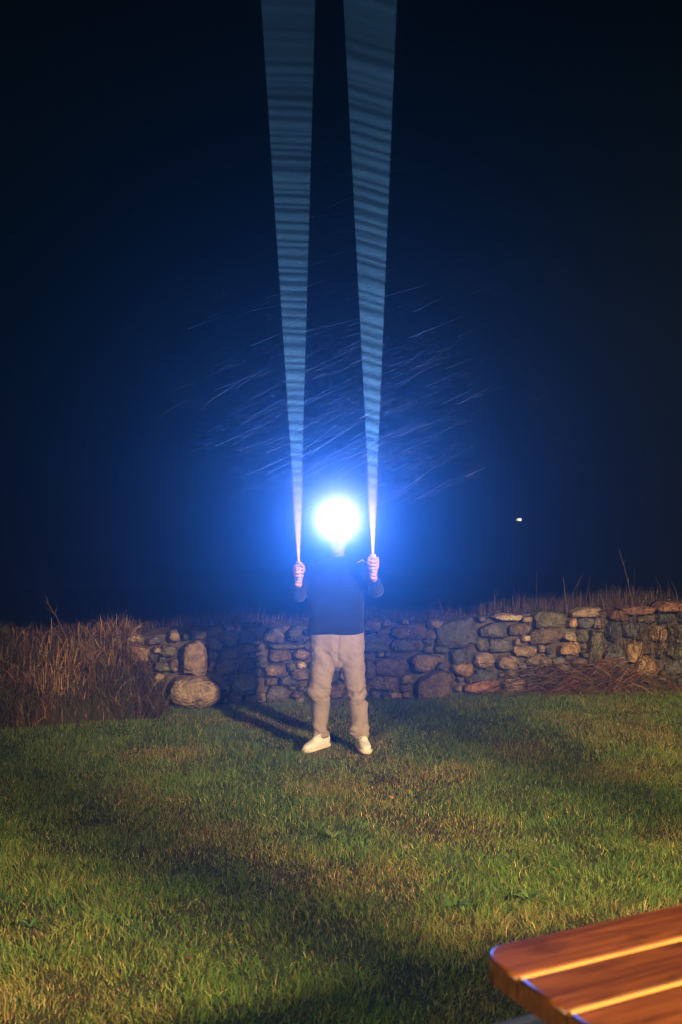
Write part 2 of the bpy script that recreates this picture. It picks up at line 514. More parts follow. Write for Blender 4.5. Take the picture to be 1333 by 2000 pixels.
PAL = dict(g=(.15, .14, .14), d=(.105, .105, .112), b=(.17, .125, .095), t=(.32, .23, .155), o=(.42, .26, .14), c=(.56, .43, .29),
           r=(.25, .125, .085), v=(.17, .15, .09), p=(.33, .23, .175))
def Rr(x, y): return 700 + x / 2.106, 1100 + y / 2.106
def L3(x, y): return x / 2.898, 1150 + y / 2.898
def L4(x, y): return 400 + x / 2.898, 1150 + y / 2.898
ST = [  # (crop, x, y, w, h, colour, block/round, how far it stands out)
 (Rr,215,282,150,58,'b','B',.02),(Rr,315,250,62,30,'t','B',.04),(Rr,405,285,160,112,'d','B',.03),(Rr,508,231,34,24,'g','R',.03),
 (Rr,610,223,108,26,'c','B',.05),(Rr,555,276,112,56,'g','B',.03),(Rr,582,336,96,52,'g','B',.02),(Rr,512,336,46,52,'v','B',.01),
 (Rr,785,233,128,64,'v','B',.05),(Rr,925,203,118,36,'t','B',.06),(Rr,932,242,76,44,'d','R',.03),(Rr,880,243,34,38,'o','B',.03),
 (Rr,985,246,40,42,'t','B',.02),(Rr,861,298,50,42,'c','B',.06),(Rr,770,302,128,68,'b','B',.03),(Rr,687,308,32,26,'c','R',.04),
 (Rr,662,272,84,46,'b','B',.01),(Rr,865,346,82,50,'o','B',.04),(Rr,265,407,112,66,'p','R',.07),(Rr,338,393,32,28,'t','R',.03),
 (Rr,137,422,128,74,'b','R',.05),(Rr,426,384,92,62,'d','R',.03),(Rr,426,434,84,52,'o','R',.06),(Rr,515,397,86,56,'p','R',.04),
 (Rr,612,410,92,52,'p','B',.04),(Rr,525,462,92,50,'d','B',.01),(Rr,310,505,150,116,'b','B',.06),(Rr,502,510,140,46,'r','B',.03),
 (Rr,105,492,120,60,'b','B',.01),(Rr,62,322,112,78,'d','B',.02),(Rr,292,292,50,44,'g','B',.02),(Rr,200,340,126,52,'g','B',.02),
 (Rr,50,440,44,74,'b','B',.02),(Rr,1146,190,138,34,'r','B',.07),(Rr,1278,178,122,36,'r','B',.08),(Rr,1182,229,80,32,'b','B',.04),
 (Rr,1070,216,96,40,'r','B',.03),(Rr,1050,280,62,70,'d','R',.03),(Rr,1111,272,50,62,'g','B',.04),(Rr,1052,382,82,108,'g','B',.04),
 (Rr,975,352,60,140,'v','B',.03),(Rr,1126,360,58,88,'o','B',.05),(Rr,1184,424,76,86,'o','B',.03),(Rr,1232,290,64,66,'o','R',.03),
 (Rr,1092,456,104,46,'r','B',.01),(Rr,920,296,50,54,'v','B',.02),(Rr,345,352,60,34,'d','B',.01),(Rr,470,474,50,40,'d','B',.0),
 (L3,1105,400,136,205,'p','B',.06),(L3,1098,567,284,156,'t','R',.16),(L3,1226,312,80,70,'g','B',.04),(L3,1290,432,92,74,'g','B',.02),
 (L3,920,440,86,44,'v','B',.05),(L3,900,502,60,56,'t','B',.04),(L3,960,350,90,60,'v','B',.02),(L3,985,440,50,80,'b','B',.02),
 (L4,245,270,112,62,'d','B',.03),(L4,390,258,112,86,'g','B',.04),(L4,150,300,70,60,'g','B',.02),(L4,270,335,130,44,'g','B',.03),
 (L4,510,254,92,88,'d','B',.03),(L4,462,322,190,22,'g','B',.05),(L4,430,375,118,68,'b','B',.03),(L4,548,372,90,56,'p','B',.05),
 (L4,225,522,142,124,'g','R',.10),(L4,545,431,52,34,'c','B',.05),(L4,130,446,120,64,'b','B',.03),(L4,400,458,120,72,'b','B',.03),
 (L4,320,410,70,70,'d','B',.02),(L4,540,486,110,64,'b','B',.03),(L4,300,480,50,60,'d','B',.0),(L4,480,520,110,56,'d','B',.02),
 (L4,700,300,110,80,'g','B',.02),(L4,700,400,110,90,'b','R',.02),(L4,700,500,120,80,'d','B',.02),(L4,840,300,100,70,'d','B',.02),
]
placed = []
def add_stone(u, z, w, h, col, kind, out):
    me = random.choice(ROUND if kind == 'R' else BLOCK)
    o = link('stone', me, None, wall)
    dep = 0.055 + 0.22 * min(w, h) + out * 0.45
    o.location = (u, 0.045 + dep * 0.8 - out * 1.25 - 0.035 - .02 * min(1, min(w, h) / .15), z)
    o.scale = (w * 0.5 * random.choice((-1, 1)), dep, h * 0.5)
    o.rotation_euler = (random.uniform(-.06, .06), random.uniform(-.05, .05), random.uniform(-.06, .06))
    k = random.uniform(0.85, 1.15)
    o.color = (*[c * k for c in col], 1)
    placed.append((u - w / 2, u + w / 2, z - h / 2, z + h / 2))
for (fn, x, y, w, h, c, k, out) in ST:
    a = wall_uz(*fn(x - w / 2, y - h / 2)); b = wall_uz(*fn(x + w / 2, y + h / 2))
    add_stone((a[0] + b[0]) / 2, (a[1] + b[1]) / 2, (b[0] - a[0]) * 1.08, (a[1] - b[1]) * 1.10, PAL[c], k, out)

def fill_stones():
    names = 'ggdddbbbvvtp'
    for (wl, wh, hl, hh, tries) in ((.22, .36, .13, .2, 900), (.14, .24, .09, .15, 2600), (.09, .15, .06, .1, 5000), (.055, .09, .04, .07, 6000)):
        for _ in range(tries):
            w = random.uniform(wl, wh); h = random.uniform(hl, hh)
            u = random.uniform(-0.75, 6.5)
            t = wall_top(u) - 0.01
            z = random.uniform(0.01 + h / 2, t - h / 2) if t - h > 0.02 else -1
            if z < 0: continue
            a = (u - w / 2, u + w / 2, z - h / 2, z + h / 2)
            bad = False
            for q in placed:
                ox = min(a[1], q[1]) - max(a[0], q[0]); oz = min(a[3], q[3]) - max(a[2], q[2])
                if ox > 0.012 and oz > 0.012: bad = True; break
            if bad: continue
            add_stone(u, z, w * 1.12, h * 1.12, PAL[random.choice(names)], random.choice('BBBBR'), random.uniform(0, .035))
            if len(placed) > 296: return
fill_stones()

# ------------------------------------------------------------------ earth bank on the left, with dry growth
def bank_h(x, y):
    """the bank's height: rises from the lawn to the wall's top at the left"""
    wy = 8.605 + (x + 1.658) * 0.2108
    d = wy - y                                        # metres in front of the wall
    u = (x - W0[0]) / WD[0]
    side = np.clip((0.16 + 0.25 * fbm(np.asarray(y) * 2.5, np.asarray(x) * 1.5, 29) - u) / 0.55, 0, 1)          # fades out where the stones begin
    side = side * side * (3 - 2 * side)
    foot = 0.55 + 0.35 * np.clip((-u - 0.3) / 1.5, 0, 1)
    prof = np.clip((foot - d) / foot, 0, 1) ** 0.95
    return prof * side * (0.60 + 0.06 * fbm(x * 3, y * 3, 8)) - 0.02

def build_bank():
    xs = np.linspace(-5.0, -1.4, 64); ds = np.linspace(-0.15, 1.0, 22)
    V = []; nx = len(xs); 
    for dd in ds:
        for x in xs:
            y = 8.605 + (x + 1.658) * 0.2108 - dd
            V.append((x, y, float(bank_h(np.array([x]), np.array([y]))[0]) + float(gz(np.array([x]), np.array([y]))[0]) * 0))
    Fc = [(j * nx + i, j * nx + i + 1, (j + 1) * nx + i + 1, (j + 1) * nx + i) for j in range(len(ds) - 1) for i in range(nx - 1)]
    me = bpy.data.meshes.new('bank'); me.from_pydata(V, [], Fc); smooth(me)
    tag(link('bank', me, M['soil']), 'earth bank overgrown with dead stems at the left of the wall', kind='structure')
    # dry stems
    n = 26000
    x = rng.uniform(-4.4, -1.5, n); d = rng.uniform(-0.1, 1.0, n)
    y = 8.605 + (x + 1.658) * 0.2108 - d
    h = bank_h(x, y)
    k = h > -0.015
    x, y, h, d = x[k], y[k], h[k], d[k]; n = len(x)
    cl = fbm(x * 3.5, y * 3.5, 19, 2)
    k = rng.random(n) < 0.25 + cl
    x, y, h, d, cl = x[k], y[k], h[k], d[k], cl[k]; n = len(x)
    H = rng.uniform(0.08, 0.26, n) * (0.6 + 0.8 * cl)
    cols = np.array([(.13, .06, .032), (.18, .085, .04), (.11, .075, .04), (.34, .21, .11), (.085, .085, .03), (.055, .035, .02)])
    kk = rng.choice(6, n, p=[.27, .2, .2, .08, .12, .13])
    pt = fbm(x * 1.7 + 3, y * 2 + h * 3, 71, 3)
    kk = np.where((pt > .58) & (rng.random(n) < .6), 3, kk); kk = np.where((pt < .42) & (rng.random(n) < .5), 4, kk)
    c = cols[kk] * rng.uniform(0.6, 1.45, (n, 1))
    az = rng.normal(-1.2, 1.3, n)
    me = blades(np.stack([x, y, h - 0.01], 1), H, az, np.clip(rng.normal(0.9, 0.6, n), 0, 2.2), rng.uniform(.003, .009, n) * (1 + .5 * (kk == 3)), c, 3, droop=0.35)
    tag(link('dry_bank_growth', me, M['dry']), 'tangle of reddish brown dead grass and stems on the left bank', 'dead grass', kind='stuff')
build_bank()

def wall_top_grass():
    n = 9000
    u = rng.uniform(-3.0, 6.9, n)
    o = rng.uniform(-0.02, 0.40, n)
    cl = fbm(u * 2.6, o * 3, 61, 3)
    k = rng.random(n) < np.clip(cl * 2.2 - 0.45, 0.12, 1)
    u, o, cl = u[k], o[k], cl[k]; n = len(u)
    top = np.interp(u, TUx, TUz)
    P = np.stack([W0[0] + WD[0] * u - WN[0] * (o + 0.1), W0[1] + WD[1] * u - WN[1] * (o + 0.1), top - 0.03], 1)
    H = rng.uniform(0.03, 0.15, n) * (0.35 + 1.2 * cl) * (1 + 0.35 * np.clip((u - 3.0) / 1.5, 0, 1))
    tall = rng.random(n) < 0.02
    H[tall] *= 2.0
    cols = np.array([(.17, .10, .06), (.12, .075, .05), (.22, .15, .09), (.07, .07, .03), (.14, .07, .045)])
    c = cols[rng.choice(5, n, p=[.3, .25, .15, .15, .15])] * rng.uniform(.6, 1.2, (n, 1))
    me = blades(P, H, rng.uniform(0, 6.28, n), np.clip(rng.normal(.45, .35, n), 0, 1.6), rng.uniform(.0025, .006, n), c, 3)
    tag(link('wall_top_grass', me, M['dry']), 'thin brown grass growing along the top of the stone wall', 'grass', kind='stuff')
wall_top_grass()

def ribbon_strands(lines, rad, cols):
    """three-sided tubes along polylines"""
    V = []; Fc = []; C = []
    for pts, r, c in zip(lines, rad, cols):
        pts = [Vector(p) for p in pts]; b0 = len(V)
        for i, p in enumerate(pts):
            t = (pts[min(i + 1, len(pts) - 1)] - pts[max(i - 1, 0)]).normalized()
            a = t.orthogonal().normalized(); b = t.cross(a)
            rr = r * (1 - 0.6 * i / (len(pts) - 1))
            for k in range(3):
                an = k * 2.094
                V.append(tuple(p + (a * math.cos(an) + b * math.sin(an)) * rr)); C.append((*c, 1))
        for i in range(len(pts) - 1):
            for k in range(3):
                q = b0 + i * 3
                Fc.append((q + k, q + (k + 1) % 3, q + 3 + (k + 1) % 3, q + 3 + k))
    me = bpy.data.meshes.new('strands'); me.from_pydata(V, [], Fc)
    a = me.attributes.new('tint', 'FLOAT_COLOR', 'POINT')
    a.data.foreach_set('color', np.array(C, np.float32).ravel())
    smooth(me)
    return me

def strand_heap(name, label, cat, centre_px, spread_u, height, n, cols, seed, length=(.25, .6), arch=.2, rad=(.002, .005), out=0.16, slant=.32):
    r = random.Random(seed)
    u0, _ = wall_uz(*centre_px)
    lines = []; rads = []; cc = []
    for _ in range(n):
        u = u0 + r.gauss(0, spread_u * .5); o = r.uniform(0.02, out * 2)
        z0 = max(0.01, r.uniform(0, height) * max(0.15, 1 - abs(u - u0) / (spread_u * 1.4)))
        a = r.gauss(0, .6) + (0 if r.random() < .5 else math.pi); L = r.uniform(*length); tl = r.gauss(0, slant)
        pts = []
        for k in range(6):
            t = k / 5 - .5
            p = wall_pt(u + math.cos(a) * L * t, max(0.005, z0 + L * t * tl + arch * L * (.25 - t * t) * 2), o + math.sin(a) * L * t * .35)
            pts.append(p)
        lines.append(pts); rads.append(r.uniform(*rad)); k = r.uniform(.6, 1.25)
        c = r.choice(cols); cc.append(tuple(x * k for x in c))
    return tag(link(name, ribbon_strands(lines, rads, cc), M['dry']), label, cat, kind='stuff')
strand_heap('bracken_heap', 'heap of reddish dead bracken stems at the right foot of the wall', 'dead bracken', (1165, 1340), .70, .30, 520,
            [(.24, .085, .055), (.17, .075, .045), (.36, .21, .13), (.12, .055, .035), (.085, .09, .035)], 5, (.12, .42), .3, (.0025, .006), .16, .7)
strand_heap('twig_pile', 'tangle of dry twigs and stalks against the stone wall', 'twigs', (1050, 1340), .62, .40, 150,
            [(.16, .1, .06), (.1, .065, .04), (.26, .17, .1), (.07, .06, .03)], 9, (.15, .42), .1)

def hanging_stems():
    r = random.Random(31); lines = []; rads = []; cc = []
    for _ in range(90):
        u, _z = wall_uz(r.uniform(1150, 1345), 1300)
        zt = wall_top(u) * r.uniform(.55, 1.0); L = r.uniform(.12, .5)
        p = []; x = u; o = r.uniform(.08, .14)
        for k in range(7):
            p.append(wall_pt(x, max(.02, zt - L * k / 6), o + .02 * math.sin(k)))
            x += r.gauss(0, .014)
        lines.append(p); rads.append(r.uniform(.002, .006)); cc.append(r.choice([(.06, .04, .025), (.1, .065, .04), (.16, .1, .05), (.05, .05, .02)]))
    tag(link('hanging_ivy_stems', ribbon_strands(lines, rads, cc), M['dry']), 'dark bare ivy stems hanging down the right end of the wall', 'ivy', kind='stuff')
hanging_stems()

def dead_stalk(pts, label, side=4, seed=0):
    r = random.Random(seed)
    lines = [pts]; rads = [.0045]; cc = [(.22, .15, .11)]
    for _ in range(side):
        k = r.randint(1, len(pts) - 2); b = Vector(pts[k])
        d = Vector((r.uniform(-1, 1), r.uniform(-.4, .4), r.uniform(.4, 1.2))).normalized() * r.uniform(.04, .12)
        lines.append([b, b + d * .5, b + d]); rads.append(.002); cc.append((.2, .13, .09))
    return tag(link('dead_stalk', ribbon_strands(lines, rads, cc), M['dry']), label, 'plant stalk', 'bare stalks above the wall')
D1 = 9.3
dead_stalk([at(1243, 1215, D1), at(1236, 1180, D1), at(1228, 1140, D1), at(1218, 1100, D1), at(1209, 1072, D1)],
           'tall bare stalk leaning left above the right end of the wall', 5, 1)
D2 = 8.35
dead_stalk([at(132, 1250, D2), at(122, 1228, D2), at(108, 1200, D2), at(95, 1180, D2), at(91, 1164, D2)],
           'bare forked stalk rising above the dead grass at far left', 6, 2)
dead_stalk([at(1108, 1205, 9.2), at(1106, 1175, 9.2), at(1103, 1150, 9.2), at(1101, 1128, 9.2)],
           'thin upright stalk on the wall above the cream block', 4, 3)

# ------------------------------------------------------------------ small lawn things
def leaf_mesh(L, W, col, fold=0.15):
    n = 6; V = []; C = []; Fc = []
    for i in range(n + 1):
        t = i / n; w = W * math.sin(math.pi * min(1, t * .92 + .04)) ** .8 * .5
        z = L * .35 * t - L * .35 * t * t * 1.2
        V += [(-w, L * t, z + fold * w), (0, L * t, z), (w, L * t, z + fold * w)]
        C += [(*col, 1)] * 3
    for i in range(n):
        for k in range(2):
            a = i * 3 + k
            Fc.append((a, a + 1, a + 4, a + 3))
    me = bpy.data.meshes.new('leaf'); me.from_pydata(V, [], Fc); smooth(me)
    a = me.attributes.new('tint', 'FLOAT_COLOR', 'POINT'); a.data.foreach_set('color', np.array(C, np.float32).ravel())
    me.materials.append(M['leaf'])
    return me
WEED_LEAF = leaf_mesh(.085, .02, (.14, .22, .06))
WEED_LEAF2 = leaf_mesh(.065, .017, (.09, .17, .05))
def weed(px, py, label, n, me, tall=0):
    p = ground(px, py); p.z = float(gz(np.array([p.x]), np.array([p.y]))[0])
    w = empty('weed', p); tag(w, label, 'weed', 'weeds in the lawn')
    r = random.Random(px)
    for k in range(n):
        o = link('leaf', me, None, w)
        o.location = (0, 0, .008); o.rotation_euler = (r.uniform(.2, .75), r.uniform(-.2, .2), k * 6.283 / n + r.uniform(-.3, .3))
        s = r.uniform(.7, 1.15); o.scale = (s, s, s)
    if tall:
        link('stalk', ribbon_strands([[(0, 0, 0), (.004, 0, tall * .5), (.012, .004, tall)]], [.0025], [(.2, .19, .1)]), M['dry'], w)
weed(650, 1648, 'broad-leaved weed with a thin stalk in the middle of the lawn', 8, WEED_LEAF, .17)
weed(888, 1776, 'dark low weed left of the table corner on the lawn', 13, WEED_LEAF2)
weed(1032, 1768, 'leafy weed just behind the picnic table corner', 10, WEED_LEAF)
weed(268, 1570, 'small weed beside a tall pale stem on the left lawn', 7, WEED_LEAF2, .2)
weed(60, 1815, 'small green weed near the left edge of the lawn', 6, WEED_LEAF2)
FALL = leaf_mesh(.045, .03, (.5, .3, .16)); FALL2 = leaf_mesh(.04, .028, (.3, .12, .06))
for (px, py, me, lb) in ((767, 1576, FALL, 'pale orange fallen leaf on the lawn to the right of centre'), (368, 1893, FALL2, 'reddish fallen leaf on the dark lower left lawn'),
                     (700, 1502, FALL, 'small pale fallen leaf on the grass in front of the shoes'), (783, 1674, FALL, 'yellowish fallen leaf below centre of the lawn')):
    p = ground(px, py); p.z = .045
    o = link('fallen_leaf', me); o.location = p; o.rotation_euler = (.3, .2, px); tag(o, lb, 'leaf', 'fallen leaves on the lawn')
# pale leaf on the bank
o = link('pale_leaf', leaf_mesh(.12, .05, (.75, .55, .36))); o.location = at(261, 1268, 8.0); o.rotation_euler = (.1, -.35, -1.4)
tag(o, 'pale curled leaf caught on the dead stems of the bank', 'leaf')

# ------------------------------------------------------------------ mesh tools for solid things
def loft(bm, rings, n=20, power=2.0, cap=True):
    """rings: (centre, axis_x vector, axis_y vector) -> closed tube"""
    rows = []
    for (c, ax, ay) in rings:
        c = Vector(c); ax = Vector(ax); ay = Vector(ay); row = []
        for k in range(n):
            a = 2 * math.pi * k / n
            ca, sa = math.cos(a), math.sin(a)
            s = (abs(ca) ** power + abs(sa) ** power) ** (-1 / power)
            row.append(bm.verts.new(c + ax * ca * s + ay * sa * s))
        rows.append(row)
    for a, b in zip(rows, rows[1:]):
        for k in range(n):
            bm.faces.new((a[k], a[(k + 1) % n], b[(k + 1) % n], b[k]))
    if cap:
        bm.faces.new(list(reversed(rows[0]))); bm.faces.new(rows[-1])
    return rows

def limb(bm, pts, n=14):
    """pts: (position, radius[, flatten]) -> tapered tube along the path"""
    ps = [Vector(p[0]) for p in pts]
    up = None; rings = []
    for i, p in enumerate(ps):
        t = (ps[min(i + 1, len(ps) - 1)] - ps[max(i - 1, 0)]).normalized()
        if up is None:
            up = t.orthogonal().normalized()
        ax = (up - t * up.dot(t)).normalized(); up = ax
        ay = t.cross(ax)
        rings.append((p, ax * pts[i][1], ay * pts[i][1]))
    loft(bm, rings, n)

def horiz(bm, rows, n=24, power=2.3):
    """rows: (z, x, y, rx, ry) stacked horizontal rings"""
    loft(bm, [((x, y, z), (rx, 0, 0), (0, ry, 0)) for (z, x, y, rx, ry) in rows], n, power)

def ball(bm, c, r, scale=(1, 1, 1), sub=2):
    m = Matrix.Translation(Vector(c)) @ Matrix.Diagonal((*scale, 1))
    bmesh.ops.create_icosphere(bm, subdivisions=sub, radius=r, matrix=m)

def remesh(bm, voxel, smooth_it=4, wrinkle=None):
    bmesh.ops.recalc_face_normals(bm, faces=bm.faces[:])
    me = bpy.data.meshes.new('tmp'); bm.to_mesh(me); bm.free()
    o = bpy.data.objects.new('tmp', me); COL.objects.link(o)
    r = o.modifiers.new('r', 'REMESH'); r.mode = 'VOXEL'; r.voxel_size = voxel
    if smooth_it:
        s = o.modifiers.new('s', 'SMOOTH'); s.factor = 0.5; s.iterations = smooth_it
    dg = bpy.context.evaluated_depsgraph_get()
    out = bpy.data.meshes.new_from_object(o.evaluated_get(dg))
    bpy.data.objects.remove(o); bpy.data.meshes.remove(me)
    if wrinkle:
        n = len(out.vertices)
        P = np.empty(n * 3); out.vertices.foreach_get('co', P); P = P.reshape(-1, 3)
        N = np.empty(n * 3); out.vertices.foreach_get('normal', N); N = N.reshape(-1, 3)
        P = P + N * wrinkle(P)[:, None]
        out.vertices.foreach_set('co', P.ravel())
        out.update()
    smooth(out)
    return out

def bm_obj(name, bm, mat, parent=None, sm=True):
    bmesh.ops.recalc_face_normals(bm, faces=bm.faces[:])
    me = bpy.data.meshes.new(name); bm.to_mesh(me); bm.free()
    if sm: smooth(me)
    return link(name, me, mat, parent)

# ------------------------------------------------------------------ the person
PX = (662 - 666.5) / F * DP
PERSON = Vector((PX, DP, 0.0))
HL = dict(w=Vector((-.278, -.27, 1.215)), t=Vector((-.272, -.315, 1.30)))     # left of picture: wrist, torch grip centre
HR = dict(w=Vector((.240, -.27, 1.262)), t=Vector((.236, -.315, 1.352)))

def hand(bm, w, t, s):
    """fist closed round an upright torch; s = +1 when the body is to the right of the hand in the picture"""
    ax = Vector((0, 0, 1))
    palm = t + Vector((s * -.004, .049, 0))
    limb(bm, [(w, .026), (w * .55 + palm * .45 + Vector((0, 0, -.018)), .029), (palm + Vector((0, 0, -.028)), .033), (palm + Vector((0, 0, .022)), .034), (palm + Vector((0, 0, .043)), .022)], 12)
    # knuckle ridge and back of the hand on the outer side
    limb(bm, [(palm + Vector((-s * .022, -.012, -.04)), .016), (palm + Vector((-s * .024, -.016, .0)), .018), (palm + Vector((-s * .022, -.012, .042)), .016)], 10)
    # four fingers wrap round the torch from the outer side
    for k, (L, r) in enumerate(((.92, .0088), (1.0, .0095), (1.02, .0096), (.96, .0092))):
        z = -.036 + .0245 * k
        pts = []
        for q in range(7):
            a = R(165 - q * 43 * L)
            rr = .0285 if q else .03
            pts.append((t + Vector((s * rr * math.cos(a) * 1.0, -rr * math.sin(a) + (.006 if q == 0 else 0), z + .002 * math.sin(q * 2.0 + k))), r * (1.06 if q in (1, 4) else .98) * (1 - .03 * q)))
        limb(bm, pts, 8)
    # thumb leaves the inner side of the palm and lies up across the fingers' tips
    limb(bm, [(palm + Vector((s * .020, -.006, -.022)), .014), (t + Vector((s * .034, .002, .006)), .0125), (t + Vector((s * .031, -.022, .034)), .011),
              (t + Vector((s * .012, -.036, .052)), .0098), (t + Vector((s * -.004, -.037, .060)), .0075)], 9)

def build_person():
    bm = bmesh.new()
    hx, hy = -.008, -.055            # head centre, a little forward
    # skull and jaw
    horiz(bm, [(1.408, hx, hy - .062, .018, .016), (1.418, hx, hy - .055, .036, .034), (1.436, hx, hy - .042, .050, .055), (1.462, hx, hy - .026, .061, .072),
               (1.495, hx, hy - .012, .068, .086), (1.535, hx, hy, .073, .096), (1.575, hx, hy + .004, .076, .100), (1.612, hx, hy + .005, .074, .098),
               (1.645, hx, hy + .006, .064, .086), (1.668, hx, hy + .007, .045, .062), (1.680, hx, hy + .008, .015, .02)], 24, 2.15)
    # nose, brow, lips, ears
    limb(bm, [((hx, hy - .094, 1.548), .008), ((hx, hy - .106, 1.522), .010), ((hx, hy - .114, 1.503), .013), ((hx, hy - .100, 1.496), .010)], 8)
    for s in (-1, 1):
        ball(bm, (hx + s * .011, hy - .098, 1.498), .0075)
        limb(bm, [((hx + s * .010, hy - .094, 1.556), .009), ((hx + s * .034, hy - .088, 1.560), .009), ((hx + s * .056, hy - .068, 1.553), .007)], 8)
        ball(bm, (hx + s * .077, hy + .012, 1.522), .03, (.32, .62, 1.0))
        ball(bm, (hx + s * .042, hy - .066, 1.498), .024, (1, .8, .8))
    # neck, trunk, legs (all under the clothes)
    limb(bm, [((-.012, .0, 1.33), .056), ((-.010, -.018, 1.40), .052), ((-.008, -.035, 1.47), .05)], 14)
    horiz(bm, [(.80, -.015, .02, .145, .095), (.95, -.018, .02, .13, .09), (1.1, -.018, .015, .145, .1), (1.25, -.018, .012, .155, .1), (1.34, -.015, .01, .13, .075), (1.375, -.014, .005, .06, .05)], 20)
    limb(bm, [((-.095, .02, .84), .08), ((-.12, .01, .62), .07), ((-.142, 0, .44), .05), ((-.138, .015, .25), .045), ((-.134, .02, .07), .032)], 12)
    limb(bm, [((.070, .02, .84), .08), ((.10, .01, .62), .07), ((.128, 0, .44), .05), ((.142, .015, .25), .045), ((.152, .02, .07), .032)], 12)
    # arms
    limb(bm, [((-.165, .01, 1.335), .05), ((-.225, .0, 1.24), .043), ((-.278, -.02, 1.132), .036), ((-.280, -.15, 1.168), .034), (HL['w'], .025)], 12)
    limb(bm, [((.135, .01, 1.345), .05), ((.195, .0, 1.26), .043), ((.262, -.02, 1.162), .036), ((.254, -.15, 1.205), .034), (HR['w'], .025)], 12)
    hand(bm, HL['w'], HL['t'], 1)
    hand(bm, HR['w'], HR['t'], -1)
    me = remesh(bm, .0042, 2)
    p = link('person', me, M['skin']); p.location = PERSON
    tag(p, 'standing person in navy jumper and beige trousers wearing a glaring headlamp', 'person')

    # jumper: trunk and bent sleeves in one knit
    bm = bmesh.new()
    horiz(bm, [(.838, -.022, .015, .200, .128), (.85, -.022, .015, .206, .134), (.90, -.022, .015, .203, .132), (1.0, -.020, .012, .200, .128), (1.12, -.020, .01, .202, .128),
               (1.22, -.018, .008, .200, .125), (1.30, -.016, .006, .185, .115), (1.345, -.014, .004, .150, .098), (1.372, -.013, .0, .100, .075), (1.392, -.012, -.008, .07, .062)], 28, 2.6)
    for pts in ([((-.150, .008, 1.325), .066), ((-.205, .004, 1.25), .063), ((-.262, -.005, 1.155), .060), ((-.282, -.03, 1.118), .057), ((-.284, -.10, 1.132), .055), ((-.281, -.18, 1.168), .047), ((-.279, -.235, 1.195), .038)],
                [((.120, .008, 1.335), .066), ((.178, .004, 1.268), .063), ((.242, -.005, 1.185), .060), ((.268, -.03, 1.148), .057), ((.264, -.10, 1.165), .055), ((.254, -.18, 1.206), .047), ((.244, -.235, 1.238), .038)]):
        limb(bm, pts, 16)
    def wr(P):
        return 0.020 * noise3(P * np.array([1, 1, 2.2]), 9, 4) + 0.016 * noise3(P * np.array([1.2, 1, .5]), 13, 8)
    o = link('jumper', remesh(bm, .009, 5, wr), M['sweater'], p)
    # trousers
    bm = bmesh.new()
    horiz(bm, [(.575, -.008, .02, .012, .03), (.60, -.008, .02, .04, .07), (.64, -.010, .02, .10, .10), (.67, -.012, .022, .165, .116), (.72, -.014, .022, .193, .125), (.80, -.016, .02, .195, .122), (.862, -.017, .018, .190, .118), (.90, -.017, .018, .17, .11)], 28, 2.5)
    legL = [(.86, -.100, .02, .10, .11), (.75, -.106, .018, .098, .112), (.607, -.114, .012, .090, .100), (.50, -.132, .002, .084, .088), (.430, -.146, -.006, .083, .082),
            (.395, -.141, .0, .071, .080), (.33, -.134, .012, .069, .076), (.24, -.134, .018, .062, .072), (.15, -.135, .02, .054, .066), (.11, -.133, .018, .053, .064), (.075, -.131, .016, .045, .062)]
    legR = [(.86, .072, .02, .10, .11), (.75, .086, .018, .098, .112), (.607, .098, .012, .088, .098), (.50, .116, .004, .076, .088), (.430, .127, -.004, .073, .082),
            (.33, .138, .01, .070, .076), (.24, .144, .016, .067, .072), (.15, .146, .016, .071, .07), (.115, .150, .012, .070, .07), (.078, .158, .01, .052, .06)]
    horiz(bm, legL, 20, 2.3); horiz(bm, legR, 20, 2.3)
    def wt(P):
        x, y, z = P[:, 0], P[:, 1], P[:, 2]
        amp = 0.5 + 1.3 * np.exp(-((z - .40) / .09) ** 2) + 1.5 * np.exp(-((z - .12) / .07) ** 2) + 0.7 * np.exp(-((z - .66) / .09) ** 2)
        fold = noise3(np.stack([x * .7 + z * .5, y * .7, z * 1.8 - np.abs(x) * 1.5], 1), 13, 3)
        fine = noise3(np.stack([x * 1.6, y, z * 2.4 + x * 1.2], 1), 22, 7)
        vert = noise3(np.stack([x * 2.2, y * 1.2, z * .25], 1), 12, 12)
        f = np.exp(-((x + .004 - (z - .72) * .05) / .008) ** 2) * (z > .62) * (y < 0)        # fly seam
        return 0.027 * amp * fold + 0.015 * amp * fine + 0.012 * vert - .006 * f
    o = link('trousers', remesh(bm, .0065, 2, wt), M['trousers'], p)
    # shoes
    def shoe(loc, yaw):
        sh = empty('shoe'); sh.parent = p; sh.location = loc; sh.rotation_euler = (0, 0, yaw)
        # along -y: heel at +.09, toe at -.19
        outl = [(.092, .020), (.080, .032), (.05, .036), (.0, .036), (-.06, .042), (-.11, .046), (-.15, .043), (-.178, .030), (-.190, .012)]
        bm = bmesh.new()
        loft(bm, [((0, y, .016), (w + .004, 0, 0), (0, 0, .016)) for (y, w) in outl], 14, 4)
        bm_obj('sole', bm, M['sole'], sh)
        tops = [(.090, .018, .085), (.080, .028, .098), (.05, .033, .105), (.01, .034, .104), (-.03, .036, .096), (-.065, .039, .082), (-.10, .041, .068), (-.14, .039, .058), (-.17, .028, .048), (-.185, .012, .036)]
        bm = bmesh.new()
        loft(bm, [((0, y, (h + .02) / 2), (w, 0, 0), (0, 0, (h - .02) / 2 + .004)) for (y, w, h) in tops], 16, 2.6)
        bm_obj('upper', bm, M['shoe'], sh)
        bm = bmesh.new()
        loft(bm, [((0, .0 - k * .022, .118 - k * .011), (.022 - .001 * k, 0, 0), (0, .004, .007)) for k in range(5)], 10, 3)
        bm_obj('tongue', bm, M['shoe'], sh)
